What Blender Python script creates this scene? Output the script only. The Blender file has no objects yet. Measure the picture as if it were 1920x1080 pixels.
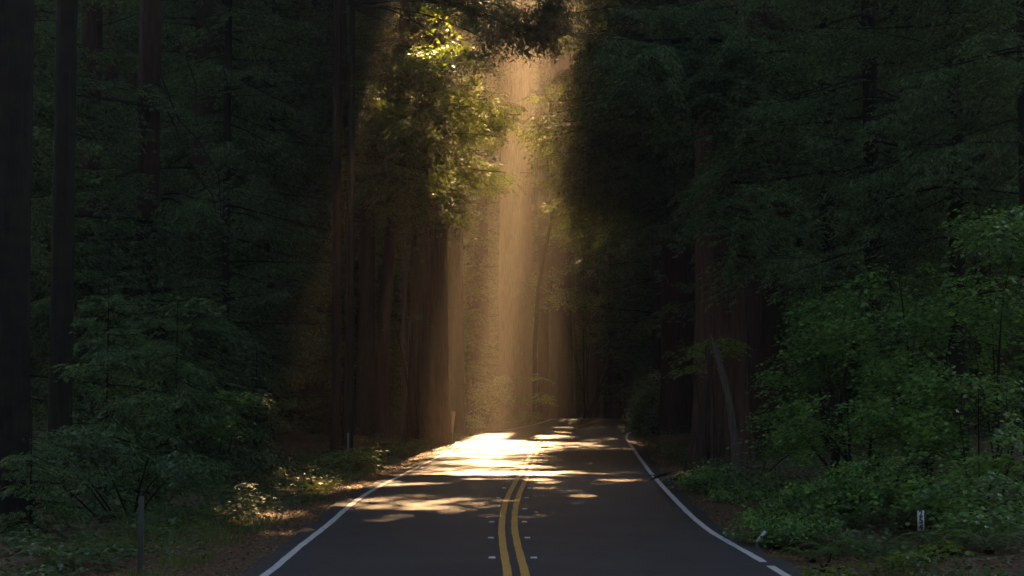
import bpy, math, random
import numpy as np
from mathutils import Vector, Matrix

rng = np.random.default_rng(7)
random.seed(7)
PI = math.pi
S = bpy.context.scene
COL = S.collection

# ------------------------------------------------------------------ camera
F_PX, HZ, CAM_H = 3500.0, 800.0, 1.95
PITCH = math.atan((HZ - 540.0) / F_PX)
cam = bpy.data.cameras.new('camera'); camo = bpy.data.objects.new('camera', cam); COL.objects.link(camo)
cam.sensor_width = 36.0; cam.lens = F_PX / 1920.0 * 36.0
cam.clip_start = 0.1; cam.clip_end = 3000
camo.location = (0, 0, CAM_H); camo.rotation_euler = (PI / 2 + PITCH, 0, 0)
S.camera = camo

# ------------------------------------------------------------------ sky, sun, exposure
SUN_AZ, SUN_EL = math.radians(3.4), math.radians(36.4)      # azimuth right of the view axis
SUN = np.array([math.sin(SUN_AZ) * math.cos(SUN_EL), math.cos(SUN_AZ) * math.cos(SUN_EL), math.sin(SUN_EL)])
W = bpy.data.worlds.new('World'); S.world = W; W.use_nodes = True
nt = W.node_tree
sky = nt.nodes.new('ShaderNodeTexSky'); sky.sky_type = 'NISHITA'; sky.sun_disc = False
sky.dust_density = 1.0; sky.air_density = .8; sky.sun_elevation = SUN_EL; sky.sun_rotation = SUN_AZ
nt.links.new(sky.outputs[0], nt.nodes['Background'].inputs[0])
nt.nodes['Background'].inputs[1].default_value = 0.05
sun = bpy.data.lights.new('sun', 'SUN'); suno = bpy.data.objects.new('sun', sun); COL.objects.link(suno)
sun.energy = 5.0; sun.angle = math.radians(0.5); sun.color = (1.0, 0.60, 0.28)
suno.rotation_euler = Vector(SUN).to_track_quat('Z', 'Y').to_euler()
suno.location = (10, 60, 60)
S.view_settings.view_transform = 'Standard'; S.view_settings.look = 'None'
S.view_settings.gamma = 1.0; S.view_settings.use_curve_mapping = False
S.view_settings.exposure = 3.45
c = S.cycles
c.use_adaptive_sampling = False; c.denoising_prefilter = 'ACCURATE'; c.denoising_input_passes = 'RGB_ALBEDO_NORMAL'; c.max_bounces = 5; c.diffuse_bounces = 3; c.glossy_bounces = 2; c.transmission_bounces = 3
c.volume_bounces = 0; c.transparent_max_bounces = 4
c.sample_clamp_indirect = 3.0; c.use_denoising = True; c.caustics_reflective = False; c.caustics_refractive = False

# ------------------------------------------------------------------ view helpers (a pixel of the photo at a distance -> a point)
CP, SP = math.cos(PITCH), math.sin(PITCH)
def P(px, py, d):
    u, v = (px - 960) / F_PX, (540 - py) / F_PX
    dx, dy, dz = u, CP - v * SP, SP + v * CP
    return np.array([dx / dy * d, d, CAM_H + dz / dy * d])

# ------------------------------------------------------------------ road survey: d, row, left line px, centre px
ROWS = [(24.4, 1080, 497, 970), (26.1, 1057, 525, 964), (28.5, 1030, 555, 958), (32.1, 1000, 595, 953), (34.5, 980, 620, 952),
        (38, 950, 653, 956), (41, 930, 680, 962), (45.2, 910, 715, 972), (52.3, 885, 765, 985), (59.5, 865, 805, 996),
        (66.2, 850, 835, 1001), (73.4, 835, 860, 1008), (78.6, 827, 875, 1016), (84.3, 820, 893, 1028), (89, 814, 910, 1043),
        (93.5, 808, 935, 1057), (99, 803, 972, 1074), (105, 797, 998, 1093), (111, 791, 1020, 1112), (118, 785, 1038, 1130)]
rd, rl, rc, rz = [], [], [], []
for d, y, l, cc in ROWS:
    p, q = P(l, y, d), P(cc, y, d)
    rd.append(d); rl.append(p[0]); rc.append(q[0]); rz.append(p[2])
rd = [-60, 0, 14] + rd + [122, 127, 135, 150, 175, 210, 300, 600]
rl = [rl[0] + .15, rl[0], rl[0]] + rl + [rl[-1] + .7, rl[-1] + 1.7, rl[-1] + 3.6, rl[-1] + 8, rl[-1] + 18, 45, 110, 350]
rc = [rc[0] + .15, rc[0], rc[0]] + rc + [rc[-1] + .7, rc[-1] + 1.7, rc[-1] + 3.6, rc[-1] + 8, rc[-1] + 18, 48, 113, 353]
rz = [-.15, -.05, -.02] + rz + [rz[-1] + .01, rz[-1] - .08, rz[-1] - .45, rz[-1] - 1.4, rz[-1] - 2.6, -.6, -1, -1]
FD = np.arange(-60, 600, 0.5)
def sm(v, k=5):
    a = np.interp(FD, rd, v)
    ker = np.hanning(k + 2)[1:-1]; ker /= ker.sum()
    b = np.convolve(np.pad(a, k // 2, mode='edge'), ker, mode='valid')
    return b
TL, TC, TZ = sm(rl, 9), sm(rc, 9), sm(rz, 11)
def XL(y): return np.interp(y, FD, TL)
def XC(y): return np.interp(y, FD, TC)
def XR(y): return np.interp(y, FD, TL) + 6.75
def RZ(y): return np.interp(y, FD, TZ)

def h2(i, j):
    n = np.sin(i * 127.1 + j * 311.7) * 43758.5453
    return n - np.floor(n)
def vn(x, y):
    x = np.asarray(x, float); y = np.asarray(y, float)
    i, j = np.floor(x), np.floor(y); f, g = x - i, y - j
    f = f * f * (3 - 2 * f); g = g * g * (3 - 2 * g)
    return (h2(i, j) * (1 - f) + h2(i + 1, j) * f) * (1 - g) + (h2(i, j + 1) * (1 - f) + h2(i + 1, j + 1) * f) * g
def GZ(x, y):
    e = np.where(x < XL(y), XL(y) - x, np.where(x > XR(y), x - XR(y), 0))
    side = np.where(x > XR(y), .09, .02)
    up = side * np.clip(e - 1.2, 0, 30) + .5 * np.clip(e - 45, 0, 400) * .12
    n = (vn(x * .45, y * .45) - .5) * .35 + (vn(x * 1.7 + 9, y * 1.7) - .5) * .12
    return RZ(y) - .05 - .03 * np.clip(e - .3, 0, 1) + up + n * np.clip((e - .5) / 1.5, 0, 1)
def ground(px, d):
    """point on the ground seen in column px at distance d"""
    x = P(px, 800, d)[0]
    return np.array([x, d, float(GZ(x, d))])

# ------------------------------------------------------------------ sun gaps: patches of ground the sun reaches through the canopy
def drow(y):
    ys = [r[1] for r in ROWS][::-1]; ds = [r[0] for r in ROWS][::-1]
    return float(np.interp(y, ys, ds))
GAPS = []
def gap_px(x0, x1, y0, y1, tr=1.):
    """a patch of ground given by its place in the photo; tr: how much sun the leaves above it let through"""
    da, db = drow(y1), drow(y0); dm = (da + db) / 2
    xa, xb = (x0 - 960) / F_PX * dm, (x1 - 960) / F_PX * dm
    GAPS.append(((xa + xb) / 2, dm, (xb - xa) / 2, (db - da) / 2, tr))
for g in [(885, 1050, 815, 822, .7), (872, 985, 816, 868, .9), (850, 1000, 826, 841, 1), (985, 1115, 829, 839, .4), (1010, 1200, 841, 845, .4), (785, 880, 829, 843, .9), (740, 980, 846, 856, .85), (710, 1000, 860, 869, .8),
          (680, 975, 871, 880, .8), (680, 1095, 883, 891, .7), (1140, 1215, 898, 902, .25), (640, 860, 906, 912, .25),
          (640, 925, 928, 952, .3), (420, 550, 957, 980, .5), (560, 680, 906, 922, .35), (710, 850, 852, 880, .5)]:
    gap_px(*g)
GAPS += [(5.8, 121.5, 2.0, 2.0, .5), (4.2, 108, 2.6, 9.0, .08)]
N_ROAD_GAPS = len(GAPS); SPOTS = []
for px, py, d, tr in [(940, 235, 74, .9), (910, 200, 72, .9), (880, 235, 71, .9), (850, 180, 70, .7), (925, 330, 76, .9), (790, 280, 69, .9), (755, 245, 68, .8), (715, 190, 67, .6),
                      (800, 335, 69, .7), (815, 95, 66.5, 1), (845, 50, 67, .8), (1035, 405, 83, .9), (1020, 385, 82, .8), (1050, 60, 80, .8), (1045, 290, 81, .4), (1079, 640, 128, .8), (1080, 700, 128, .8), (1079, 755, 128, .7)]:
    p = P(px, py, d); t = (p[2] - RZ(d - 20)) / SUN[2]; SPOTS.append(p)
    GAPS.append((p[0] - t * SUN[0], p[1] - t * SUN[1], (.75 if px > 800 else .5) if d < 100 else .3, 1.0, tr))
def over_spot(C_):
    """leaves that would hang between the sun and a sunlit spray"""
    out = np.zeros(len(C_), bool)
    for p in SPOTS:
        v = C_ - p; t = v @ SUN; out |= (t > .75) & (np.linalg.norm(v - t[:, None] * SUN, axis=1) < 1.0)
    return out
def open_to_sun(V, road_only=False):
    """share of the sun the canopy lets through towards V (n x 3), and a flag for being near a gap"""
    gy = V[:, 1].copy(); gx = V[:, 0].copy()
    for _ in range(3):
        t = (V[:, 2] - RZ(gy)) / SUN[2]
        gx, gy = V[:, 0] - t * SUN[0], V[:, 1] - t * SUN[1]
    w = (vn(gx * .9, gy * .9) - .5) * .5 + (vn(gx * 1.3, gy * 3.1) - .5) * .5
    streak = np.clip(.8 + 1.5 * (vn(gx * .45 + 7, gy * 2.1) - .4), .25, 1)      # streaks of denser leaf cards across the gap
    out = np.zeros(len(V)); near = np.zeros(len(V), bool)
    for cx, cy, rx, ry, tr in (GAPS[:N_ROAD_GAPS] if road_only else GAPS):
        q = np.sqrt(((gx - cx) / rx) ** 2 + ((gy - cy) / (ry + .1)) ** 2)
        k = np.clip((1.55 - q - w) / .8, 0, 1); k = k * k * (3 - 2 * k)
        out = np.maximum(out, tr * k * (1 if tr > .95 else streak))
        near |= (np.abs(gx - cx) < rx * 1.4 + 1.2) & (np.abs(gy - cy) < ry * 1.4 + 1.2)
    return out, near

# ------------------------------------------------------------------ object helpers
def mat_of(name):
    m = bpy.data.materials.new(name); m.use_nodes = True
    return m, m.node_tree, m.node_tree.nodes['Principled BSDF']
def mesh_np(name, V, F, mat, smooth=False):
    """F: list of (n x k) int arrays"""
    me = bpy.data.meshes.new(name)
    me.vertices.add(len(V)); me.vertices.foreach_set('co', np.ascontiguousarray(V, np.float32).ravel())
    tot, idx, ln = 0, [], []
    for f in F:
        if len(f) == 0: continue
        idx.append(f.ravel()); ln.append(np.full(len(f), f.shape[1])); tot += f.size
    idx = np.concatenate(idx); ln = np.concatenate(ln)
    st = np.concatenate([[0], np.cumsum(ln)[:-1]])
    me.loops.add(tot); me.loops.foreach_set('vertex_index', idx.astype(np.int32))
    me.polygons.add(len(ln)); me.polygons.foreach_set('loop_start', st.astype(np.int32))
    me.polygons.foreach_set('loop_total', ln.astype(np.int32))
    if smooth: me.polygons.foreach_set('use_smooth', np.ones(len(ln), bool))
    me.update(calc_edges=True); me.materials.append(mat)
    return me
def link(name, me, parent=None, loc=(0, 0, 0), rz=0, sc=1):
    o = bpy.data.objects.new(name, me); COL.objects.link(o); o.location = loc; o.rotation_euler = (0, 0, rz)
    o.scale = (sc, sc, sc)
    if parent: o.parent = parent
    return o
def tag(o, label=None, cat=None, group=None, kind=None):
    if label: o['label'] = label
    if cat: o['category'] = cat
    if group: o['group'] = group
    if kind: o['kind'] = kind
    return o
def thing(name, loc, label, cat, group=None):
    o = bpy.data.objects.new(name, None); COL.objects.link(o); o.location = tuple(float(v) for v in loc)
    o.empty_display_size = .3
    return tag(o, label, cat, group)
class Acc:
    """collects geometry of one part"""
    def __init__(s): s.V, s.F, s.n = [], [], 0
    def add(s, V, F):
        V = np.asarray(V, float); s.V.append(V)
        for f in F: s.F.append(np.asarray(f, int) + s.n)
        s.n += len(V)
    def build(s, name, mat, parent=None, smooth=False, origin=None):
        V = np.concatenate(s.V)
        if origin is not None: V = V - np.asarray(origin)
        return link(name, mesh_np(name, V, s.F, mat, smooth), parent)
def tube(pts, rad, n=8):
    """open tube along pts with a radius per point; ends closed to a fan"""
    pts = np.asarray(pts, float); m = len(pts)
    t = np.gradient(pts, axis=0); t /= np.linalg.norm(t, axis=1)[:, None] + 1e-9
    ref = np.array([0, 0, 1.0]) if abs(t[0][2]) < .8 else np.array([1.0, 0, 0])
    a = np.cross(t, ref); a /= np.linalg.norm(a, axis=1)[:, None] + 1e-9
    b = np.cross(t, a)
    th = np.arange(n) / n * 2 * PI
    V = pts[:, None, :] + np.asarray(rad)[:, None, None] * (np.cos(th)[None, :, None] * a[:, None, :] + np.sin(th)[None, :, None] * b[:, None, :])
    V = V.reshape(-1, 3)
    i = np.arange(m - 1)[:, None] * n; j = np.arange(n)[None, :]; k = (j + 1) % n
    Q = np.stack([i + j, i + k, i + n + k, i + n + j], -1).reshape(-1, 4)
    cap0 = np.arange(n)[::-1][None, :]; cap1 = ((m - 1) * n + np.arange(n))[None, :]
    return V, [Q, cap0, cap1]
def box(x0, x1, y0, y1, z0, z1):
    V = np.array([[x, y, z] for z in (z0, z1) for y in (y0, y1) for x in (x0, x1)], float)
    return V, [np.array([[0, 2, 3, 1], [4, 5, 7, 6], [0, 1, 5, 4], [2, 6, 7, 3], [0, 4, 6, 2], [1, 3, 7, 5]])]

# ------------------------------------------------------------------ materials
def N(nt, t, **k):
    n = nt.nodes.new(t)
    for a, b in k.items(): setattr(n, a, b)
    return n
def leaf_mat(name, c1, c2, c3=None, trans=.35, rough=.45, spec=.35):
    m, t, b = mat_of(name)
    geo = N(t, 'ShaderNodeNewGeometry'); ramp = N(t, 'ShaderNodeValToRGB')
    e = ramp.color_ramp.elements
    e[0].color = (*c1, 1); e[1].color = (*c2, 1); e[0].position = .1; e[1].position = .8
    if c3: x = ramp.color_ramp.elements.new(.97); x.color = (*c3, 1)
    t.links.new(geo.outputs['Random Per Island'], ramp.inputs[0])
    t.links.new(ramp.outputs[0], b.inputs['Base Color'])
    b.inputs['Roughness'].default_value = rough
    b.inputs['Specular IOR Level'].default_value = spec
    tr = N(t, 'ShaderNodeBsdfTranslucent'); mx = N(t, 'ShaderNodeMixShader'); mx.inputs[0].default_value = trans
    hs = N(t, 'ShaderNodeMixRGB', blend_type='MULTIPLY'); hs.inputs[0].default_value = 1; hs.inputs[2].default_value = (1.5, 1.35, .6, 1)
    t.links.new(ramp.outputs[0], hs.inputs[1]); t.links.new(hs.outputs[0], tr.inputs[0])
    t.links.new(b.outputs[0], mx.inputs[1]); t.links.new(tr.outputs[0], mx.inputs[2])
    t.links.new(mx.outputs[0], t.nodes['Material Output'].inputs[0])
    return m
M_NEEDLE = leaf_mat('redwood_needles', (.045, .08, .02), (.12, .185, .045), (.18, .14, .05), .45, .6, .12)
M_NEEDLE2 = leaf_mat('hemlock_needles', (.04, .085, .038), (.14, .23, .09), (.20, .26, .10), .35, .6, .15)
M_LEAF = leaf_mat('hazel_leaves', (.05, .12, .03), (.18, .34, .08), (.25, .40, .10), .4, .4, .5)
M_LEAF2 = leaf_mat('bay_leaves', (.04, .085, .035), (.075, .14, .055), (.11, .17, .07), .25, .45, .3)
M_MAPLE = leaf_mat('maple_leaves', (.10, .17, .03), (.16, .24, .04), (.22, .26, .05), .5)
M_FERN = leaf_mat('fern_fronds', (.05, .09, .025), (.09, .15, .04), (.12, .13, .05), .35)
M_GRASS = leaf_mat('grass_blades', (.07, .12, .03), (.13, .18, .05), (.25, .2, .09), .4)
M_LITTER = leaf_mat('dry_leaf_litter', (.10, .055, .03), (.22, .13, .06), (.34, .23, .11), .2, .6, .2)

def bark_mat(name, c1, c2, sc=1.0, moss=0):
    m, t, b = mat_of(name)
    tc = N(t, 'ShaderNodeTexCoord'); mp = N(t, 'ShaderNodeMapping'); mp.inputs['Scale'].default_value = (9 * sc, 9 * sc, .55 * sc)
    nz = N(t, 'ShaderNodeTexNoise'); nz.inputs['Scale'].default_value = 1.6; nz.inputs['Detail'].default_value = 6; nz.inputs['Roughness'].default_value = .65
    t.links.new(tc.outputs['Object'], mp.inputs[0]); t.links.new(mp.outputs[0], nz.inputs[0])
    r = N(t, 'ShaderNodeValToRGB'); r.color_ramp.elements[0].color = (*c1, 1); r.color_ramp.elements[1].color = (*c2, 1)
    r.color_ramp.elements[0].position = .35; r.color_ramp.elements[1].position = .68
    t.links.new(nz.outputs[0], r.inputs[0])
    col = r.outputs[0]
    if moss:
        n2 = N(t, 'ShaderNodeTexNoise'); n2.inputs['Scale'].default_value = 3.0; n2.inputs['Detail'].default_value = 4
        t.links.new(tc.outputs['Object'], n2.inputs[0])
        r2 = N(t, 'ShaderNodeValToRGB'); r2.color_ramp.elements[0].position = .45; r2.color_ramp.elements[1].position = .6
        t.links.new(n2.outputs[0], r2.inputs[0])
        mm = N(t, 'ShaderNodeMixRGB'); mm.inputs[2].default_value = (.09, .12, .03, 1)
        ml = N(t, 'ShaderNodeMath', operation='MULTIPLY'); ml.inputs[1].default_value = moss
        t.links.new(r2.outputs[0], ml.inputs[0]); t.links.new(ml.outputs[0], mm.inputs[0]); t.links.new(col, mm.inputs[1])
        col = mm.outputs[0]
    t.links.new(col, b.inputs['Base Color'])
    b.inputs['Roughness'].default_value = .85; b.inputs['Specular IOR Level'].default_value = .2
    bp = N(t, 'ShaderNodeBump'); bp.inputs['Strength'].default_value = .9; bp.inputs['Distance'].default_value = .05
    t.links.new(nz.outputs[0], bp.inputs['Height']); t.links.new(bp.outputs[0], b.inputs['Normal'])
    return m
M_RED = bark_mat('redwood_bark', (.022, .012, .008), (.085, .046, .028))
M_RIB = bark_mat('ribbed_redwood_bark', (.032, .016, .010), (.15, .078, .046))
M_RED2 = bark_mat('lit_redwood_bark', (.13, .085, .055), (.36, .23, .14), 1.2)  # paler copy of the bark: the shaft's glow is put into its colour
M_DARK = bark_mat('shaded_mossy_bark', (.006, .005, .004), (.022, .016, .012), 1.5, .12)  # near-black: the shade of the backlit trunks is put into the bark colour
M_MOSS = bark_mat('moss_covered_bark', (.06, .05, .03), (.12, .10, .05), 3, .9)
M_GREY = bark_mat('weathered_grey_bark', (.07, .05, .042), (.19, .145, .125), 3)

def simple(name, col, rough=.6, noise=0, scale=20):
    m, t, b = mat_of(name)
    b.inputs['Roughness'].default_value = rough
    nz = N(t, 'ShaderNodeTexNoise'); nz.inputs['Scale'].default_value = scale; nz.inputs['Detail'].default_value = 5
    tc = N(t, 'ShaderNodeTexCoord'); t.links.new(tc.outputs['Object'], nz.inputs[0])
    mx = N(t, 'ShaderNodeMixRGB'); mx.inputs[1].default_value = (*[v * (1 - noise) for v in col], 1); mx.inputs[2].default_value = (*[min(1, v * (1 + noise)) for v in col], 1)
    t.links.new(nz.outputs[0], mx.inputs[0]); t.links.new(mx.outputs[0], b.inputs['Base Color'])
    return m

# asphalt
M_ROAD, t, b = mat_of('asphalt')
tc = N(t, 'ShaderNodeTexCoord')
n1 = N(t, 'ShaderNodeTexNoise'); n1.inputs['Scale'].default_value = .35; n1.inputs['Detail'].default_value = 6
n2 = N(t, 'ShaderNodeTexNoise'); n2.inputs['Scale'].default_value = 45; n2.inputs['Detail'].default_value = 3
t.links.new(tc.outputs['Object'], n1.inputs[0]); t.links.new(tc.outputs['Object'], n2.inputs[0])
r = N(t, 'ShaderNodeValToRGB'); r.color_ramp.elements[0].color = (.029, .029, .030, 1); r.color_ramp.elements[1].color = (.045, .045, .046, 1)
r.color_ramp.elements[0].position = .3; r.color_ramp.elements[1].position = .7
mm = N(t, 'ShaderNodeMixRGB', blend_type='MULTIPLY'); mm.inputs[0].default_value = .5
r2 = N(t, 'ShaderNodeValToRGB'); r2.color_ramp.elements[0].color = (.5, .5, .5, 1); r2.color_ramp.elements[1].color = (1.3, 1.3, 1.3, 1)
r2.color_ramp.elements[0].position = .3; r2.color_ramp.elements[1].position = .7
t.links.new(n1.outputs[0], r.inputs[0]); t.links.new(n2.outputs[0], r2.inputs[0])
t.links.new(r.outputs[0], mm.inputs[1]); t.links.new(r2.outputs[0], mm.inputs[2]); t.links.new(mm.outputs[0], b.inputs['Base Color'])
vo = N(t, 'ShaderNodeTexVoronoi', feature='DISTANCE_TO_EDGE'); vo.inputs['Scale'].default_value = .42
wn = N(t, 'ShaderNodeTexNoise'); wn.inputs['Scale'].default_value = 1.3; wn.inputs['Detail'].default_value = 5
wm = N(t, 'ShaderNodeMixRGB', blend_type='LINEAR_LIGHT'); wm.inputs[0].default_value = .9
t.links.new(tc.outputs['Object'], wn.inputs[0]); t.links.new(tc.outputs['Object'], wm.inputs[1]); t.links.new(wn.outputs['Color'], wm.inputs[2]); t.links.new(wm.outputs[0], vo.inputs['Vector'])
cr_ = N(t, 'ShaderNodeValToRGB'); cr_.color_ramp.elements[0].color = (.35, .35, .35, 1); cr_.color_ramp.elements[1].color = (1, 1, 1, 1); cr_.color_ramp.elements[0].position = .004; cr_.color_ramp.elements[1].position = .012
t.links.new(vo.outputs['Distance'], cr_.inputs[0])
m3 = N(t, 'ShaderNodeMixRGB', blend_type='MULTIPLY'); m3.inputs[0].default_value = .8
t.links.new(mm.outputs[0], m3.inputs[1]); t.links.new(cr_.outputs[0], m3.inputs[2]); t.links.new(m3.outputs[0], b.inputs['Base Color'])
b.inputs['Roughness'].default_value = .65; b.inputs['Specular IOR Level'].default_value = .25
bp = N(t, 'ShaderNodeBump'); bp.inputs['Strength'].default_value = .35; bp.inputs['Distance'].default_value = .01
t.links.new(n2.outputs[0], bp.inputs['Height']); t.links.new(bp.outputs[0], b.inputs['Normal'])

def paint_mat(name, col, under=(.05, .05, .05)):
    m, t, b = mat_of(name)
    tc = N(t, 'ShaderNodeTexCoord')
    n1 = N(t, 'ShaderNodeTexNoise'); n1.inputs['Scale'].default_value = 14; n1.inputs['Detail'].default_value = 8; n1.inputs['Roughness'].default_value = .75
    t.links.new(tc.outputs['Object'], n1.inputs[0])
    r = N(t, 'ShaderNodeValToRGB'); r.color_ramp.elements[0].position = .34; r.color_ramp.elements[1].position = .47
    r.color_ramp.elements[0].color = (*under, 1); r.color_ramp.elements[1].color = (*col, 1)
    x = r.color_ramp.elements.new(.75); x.color = (*[v * .85 for v in col], 1)
    t.links.new(n1.outputs[0], r.inputs[0]); t.links.new(r.outputs[0], b.inputs['Base Color'])
    b.inputs['Roughness'].default_value = .6
    return m
M_WHITE = paint_mat('white_road_paint', (.55, .54, .52))
M_YELLOW = paint_mat('yellow_road_paint', (.52, .28, .04))
M_TAR = simple('dark_tar_seam', (.022, .022, .024), .7, .3, 12)

# forest floor
M_GROUND, t, b = mat_of('forest_floor')
tc = N(t, 'ShaderNodeTexCoord')
n1 = N(t, 'ShaderNodeTexNoise'); n1.inputs['Scale'].default_value = .8; n1.inputs['Detail'].default_value = 8
n2 = N(t, 'ShaderNodeTexNoise'); n2.inputs['Scale'].default_value = 18; n2.inputs['Detail'].default_value = 6
t.links.new(tc.outputs['Object'], n1.inputs[0]); t.links.new(tc.outputs['Object'], n2.inputs[0])
r = N(t, 'ShaderNodeValToRGB'); r.color_ramp.elements[0].color = (.05, .03, .018, 1); r.color_ramp.elements[1].color = (.18, .11, .06, 1)
r.color_ramp.elements[0].position = .35; r.color_ramp.elements[1].position = .7
t.links.new(n2.outputs[0], r.inputs[0])
mg = N(t, 'ShaderNodeMixRGB'); mg.inputs[2].default_value = (.045, .06, .02, 1)
r3 = N(t, 'ShaderNodeValToRGB'); r3.color_ramp.elements[0].position = .5; r3.color_ramp.elements[1].position = .65; r3.color_ramp.elements[1].color = (.5, .5, .5, 1)
t.links.new(n1.outputs[0], r3.inputs[0]); t.links.new(r3.outputs[0], mg.inputs[0]); t.links.new(r.outputs[0], mg.inputs[1])
t.links.new(mg.outputs[0], b.inputs['Base Color']); b.inputs['Roughness'].default_value = .95
b.inputs['Specular IOR Level'].default_value = .15
bp = N(t, 'ShaderNodeBump'); bp.inputs['Strength'].default_value = .8; bp.inputs['Distance'].default_value = .04
t.links.new(n2.outputs[0], bp.inputs['Height']); t.links.new(bp.outputs[0], b.inputs['Normal'])

# ------------------------------------------------------------------ ground, road, markings
def grid(offs, ys, fx, fz, name, mat):
    nx, ny = len(offs), len(ys)
    V = np.zeros((ny, nx, 3))
    for i, y in enumerate(ys):
        x = fx(np.array(offs), y); V[i, :, 0] = x; V[i, :, 1] = y; V[i, :, 2] = fz(x, y)
    i = np.arange(ny - 1)[:, None] * nx; j = np.arange(nx - 1)[None, :]
    Q = np.stack([i + j, i + j + 1, i + nx + j + 1, i + nx + j], -1).reshape(-1, 4)
    return V.reshape(-1, 3), [Q]
near = list(np.arange(3.2, 12, .35)) + list(np.arange(12, 50, 1.5)) + [55, 62, 70, 85, 100, 140, 200, 300, 450, 700]
offs = [-v for v in near[::-1]] + [-1.5, 0, 1.5] + near
ys = np.concatenate([np.arange(-60, 15, 3), np.arange(15, 130, .5), np.arange(130, 220, 2), np.arange(220, 900, 20)])
V, Fq = grid(offs, ys, lambda o, y: o + (XL(min(y, 590)) + 3.375), lambda x, y: GZ(x, np.full_like(x, min(y, 590))), 'ground', M_GROUND)
tag(link('ground', mesh_np('ground', V, Fq, M_GROUND, True)), kind='structure')
ry = np.concatenate([np.arange(-55, 140, .5), np.arange(140, 300, 3)])
def ribbon(fa, fb, ys, dz):
    ys = np.asarray(ys); A = np.stack([fa(ys), ys, RZ(ys) + dz], 1); B = np.stack([fb(ys), ys, RZ(ys) + dz], 1)
    n = len(ys); V = np.concatenate([A, B]); i = np.arange(n - 1)
    return V, [np.stack([i, i + n, i + n + 1, i + 1], 1)]
# the carriageway has ragged asphalt edges that end in a small step
le = lambda y: XL(y) - .32 + (vn(y * 1.1, y * 0 + 3) - .5) * .14
re_ = lambda y: XR(y) + .30 + (vn(y * 1.1, y * 0 + 8) - .5) * .14
A = Acc()
nx = 14
Vr = np.zeros((len(ry), nx + 2, 3))
for i, y in enumerate(ry):
    a, bb = float(le(y)), float(re_(y)); xs = np.linspace(a, bb, nx)
    Vr[i, 1:-1, 0] = xs; Vr[i, 1:-1, 1] = y; Vr[i, 1:-1, 2] = RZ(y)
    Vr[i, 0] = (a - .05, y, RZ(y) - .12); Vr[i, -1] = (bb + .05, y, RZ(y) - .12)
i = np.arange(len(ry) - 1)[:, None] * (nx + 2); j = np.arange(nx + 1)[None, :]
A.add(Vr.reshape(-1, 3), [np.stack([i + j, i + j + 1, i + nx + 2 + j + 1, i + nx + 2 + j], -1).reshape(-1, 4)])
road = tag(A.build('road', M_ROAD), kind='structure')
my = np.arange(-50, 136, .25)
def line(name, f, w, mat, ys, dz=.004):
    jit = lambda y: (vn(y * 2.3, y * 0 + 1) - .5) * .012
    V, Fs = ribbon(lambda y: f(y) - w / 2 + jit(y), lambda y: f(y) + w / 2 + jit(y + 50), ys, dz)
    return tag(link(name, mesh_np(name, V, Fs, mat), None), kind='structure')
tag(line('road_edge_line', XL, .115, M_WHITE, my), 'white edge line along the sunlit side of the road')
A = Acc()
for ya, yb in ((-50, 25.9), (26.35, 136)):
    ys_ = np.arange(ya, yb, .25); jit = lambda y: (vn(y * 2.3, y * 0 + 1) - .5) * .012
    A.add(*ribbon(lambda y: XR(y) - .058 + jit(y), lambda y: XR(y) + .058 + jit(y + 50), ys_, .004))
tag(A.build('road_edge_line', M_WHITE), 'white edge line beside the leafy bank', kind='structure')
line('road_tar_seam', XC, .10, M_TAR, my, .003)
line('road_centre_line', lambda y: XC(y) - .115, .115, M_YELLOW, my)
line('road_centre_line', lambda y: XC(y) + .115, .115, M_YELLOW, my)

# ------------------------------------------------------------------ trunks
def trunk_np(pts, r0, r1, flare=.6, flute=.07, nseg=56, nh=70, seed=0, fl_h=2.2):
    """fluted, flared trunk along the polyline pts"""
    pts = np.asarray(pts, float)
    s = np.linspace(0, 1, nh) ** 1.35
    L = np.concatenate([[0], np.cumsum(np.linalg.norm(np.diff(pts, axis=0), axis=1))]); H = L[-1]
    c = np.stack([np.interp(s * H, L, pts[:, k]) for k in range(3)], 1)
    z = s * H
    th = np.arange(nseg) / nseg * 2 * PI
    R = r0 + (r1 - r0) * s
    fz = np.exp(-z / fl_h)
    T, Z = np.meshgrid(th, z)
    k1 = 5 + seed % 3
    lob = np.sin(k1 * T + seed + .25 * np.sin(Z * .4)) * .5 + np.sin((k1 * 2 + 1) * T + seed * 2.1 + .4 * np.sin(Z * .3 + seed)) * .3
    fine = np.sin(17 * T + 1.1 * np.sin(Z * .5 + seed) + seed * 3) * .5 + np.sin(27 * T + 1.5 * np.sin(Z * .7)) * .35
    fine = -np.abs(fine) + .4
    n = vn(T * 6 + seed * 13, Z * 1.2) - .5
    r = R[:, None] * (1 + flare * fz[:, None] * (1 + .35 * lob) + flute * lob * (.5 + fz[:, None]) + flute * .55 * fine + .05 * n)
    X = c[:, 0, None] + r * np.cos(T); Y = c[:, 1, None] + r * np.sin(T); Zc = np.repeat(c[:, 2, None], nseg, 1)
    V = np.stack([X, Y, Zc], -1).reshape(-1, 3)
    i = np.arange(nh - 1)[:, None] * nseg; j = np.arange(nseg)[None, :]; k = (j + 1) % nseg
    Q = np.stack([i + j, i + k, i + nseg + k, i + nseg + j], -1).reshape(-1, 4)
    return V, [Q, ((nh - 1) * nseg + np.arange(nseg))[None, :]]

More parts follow.
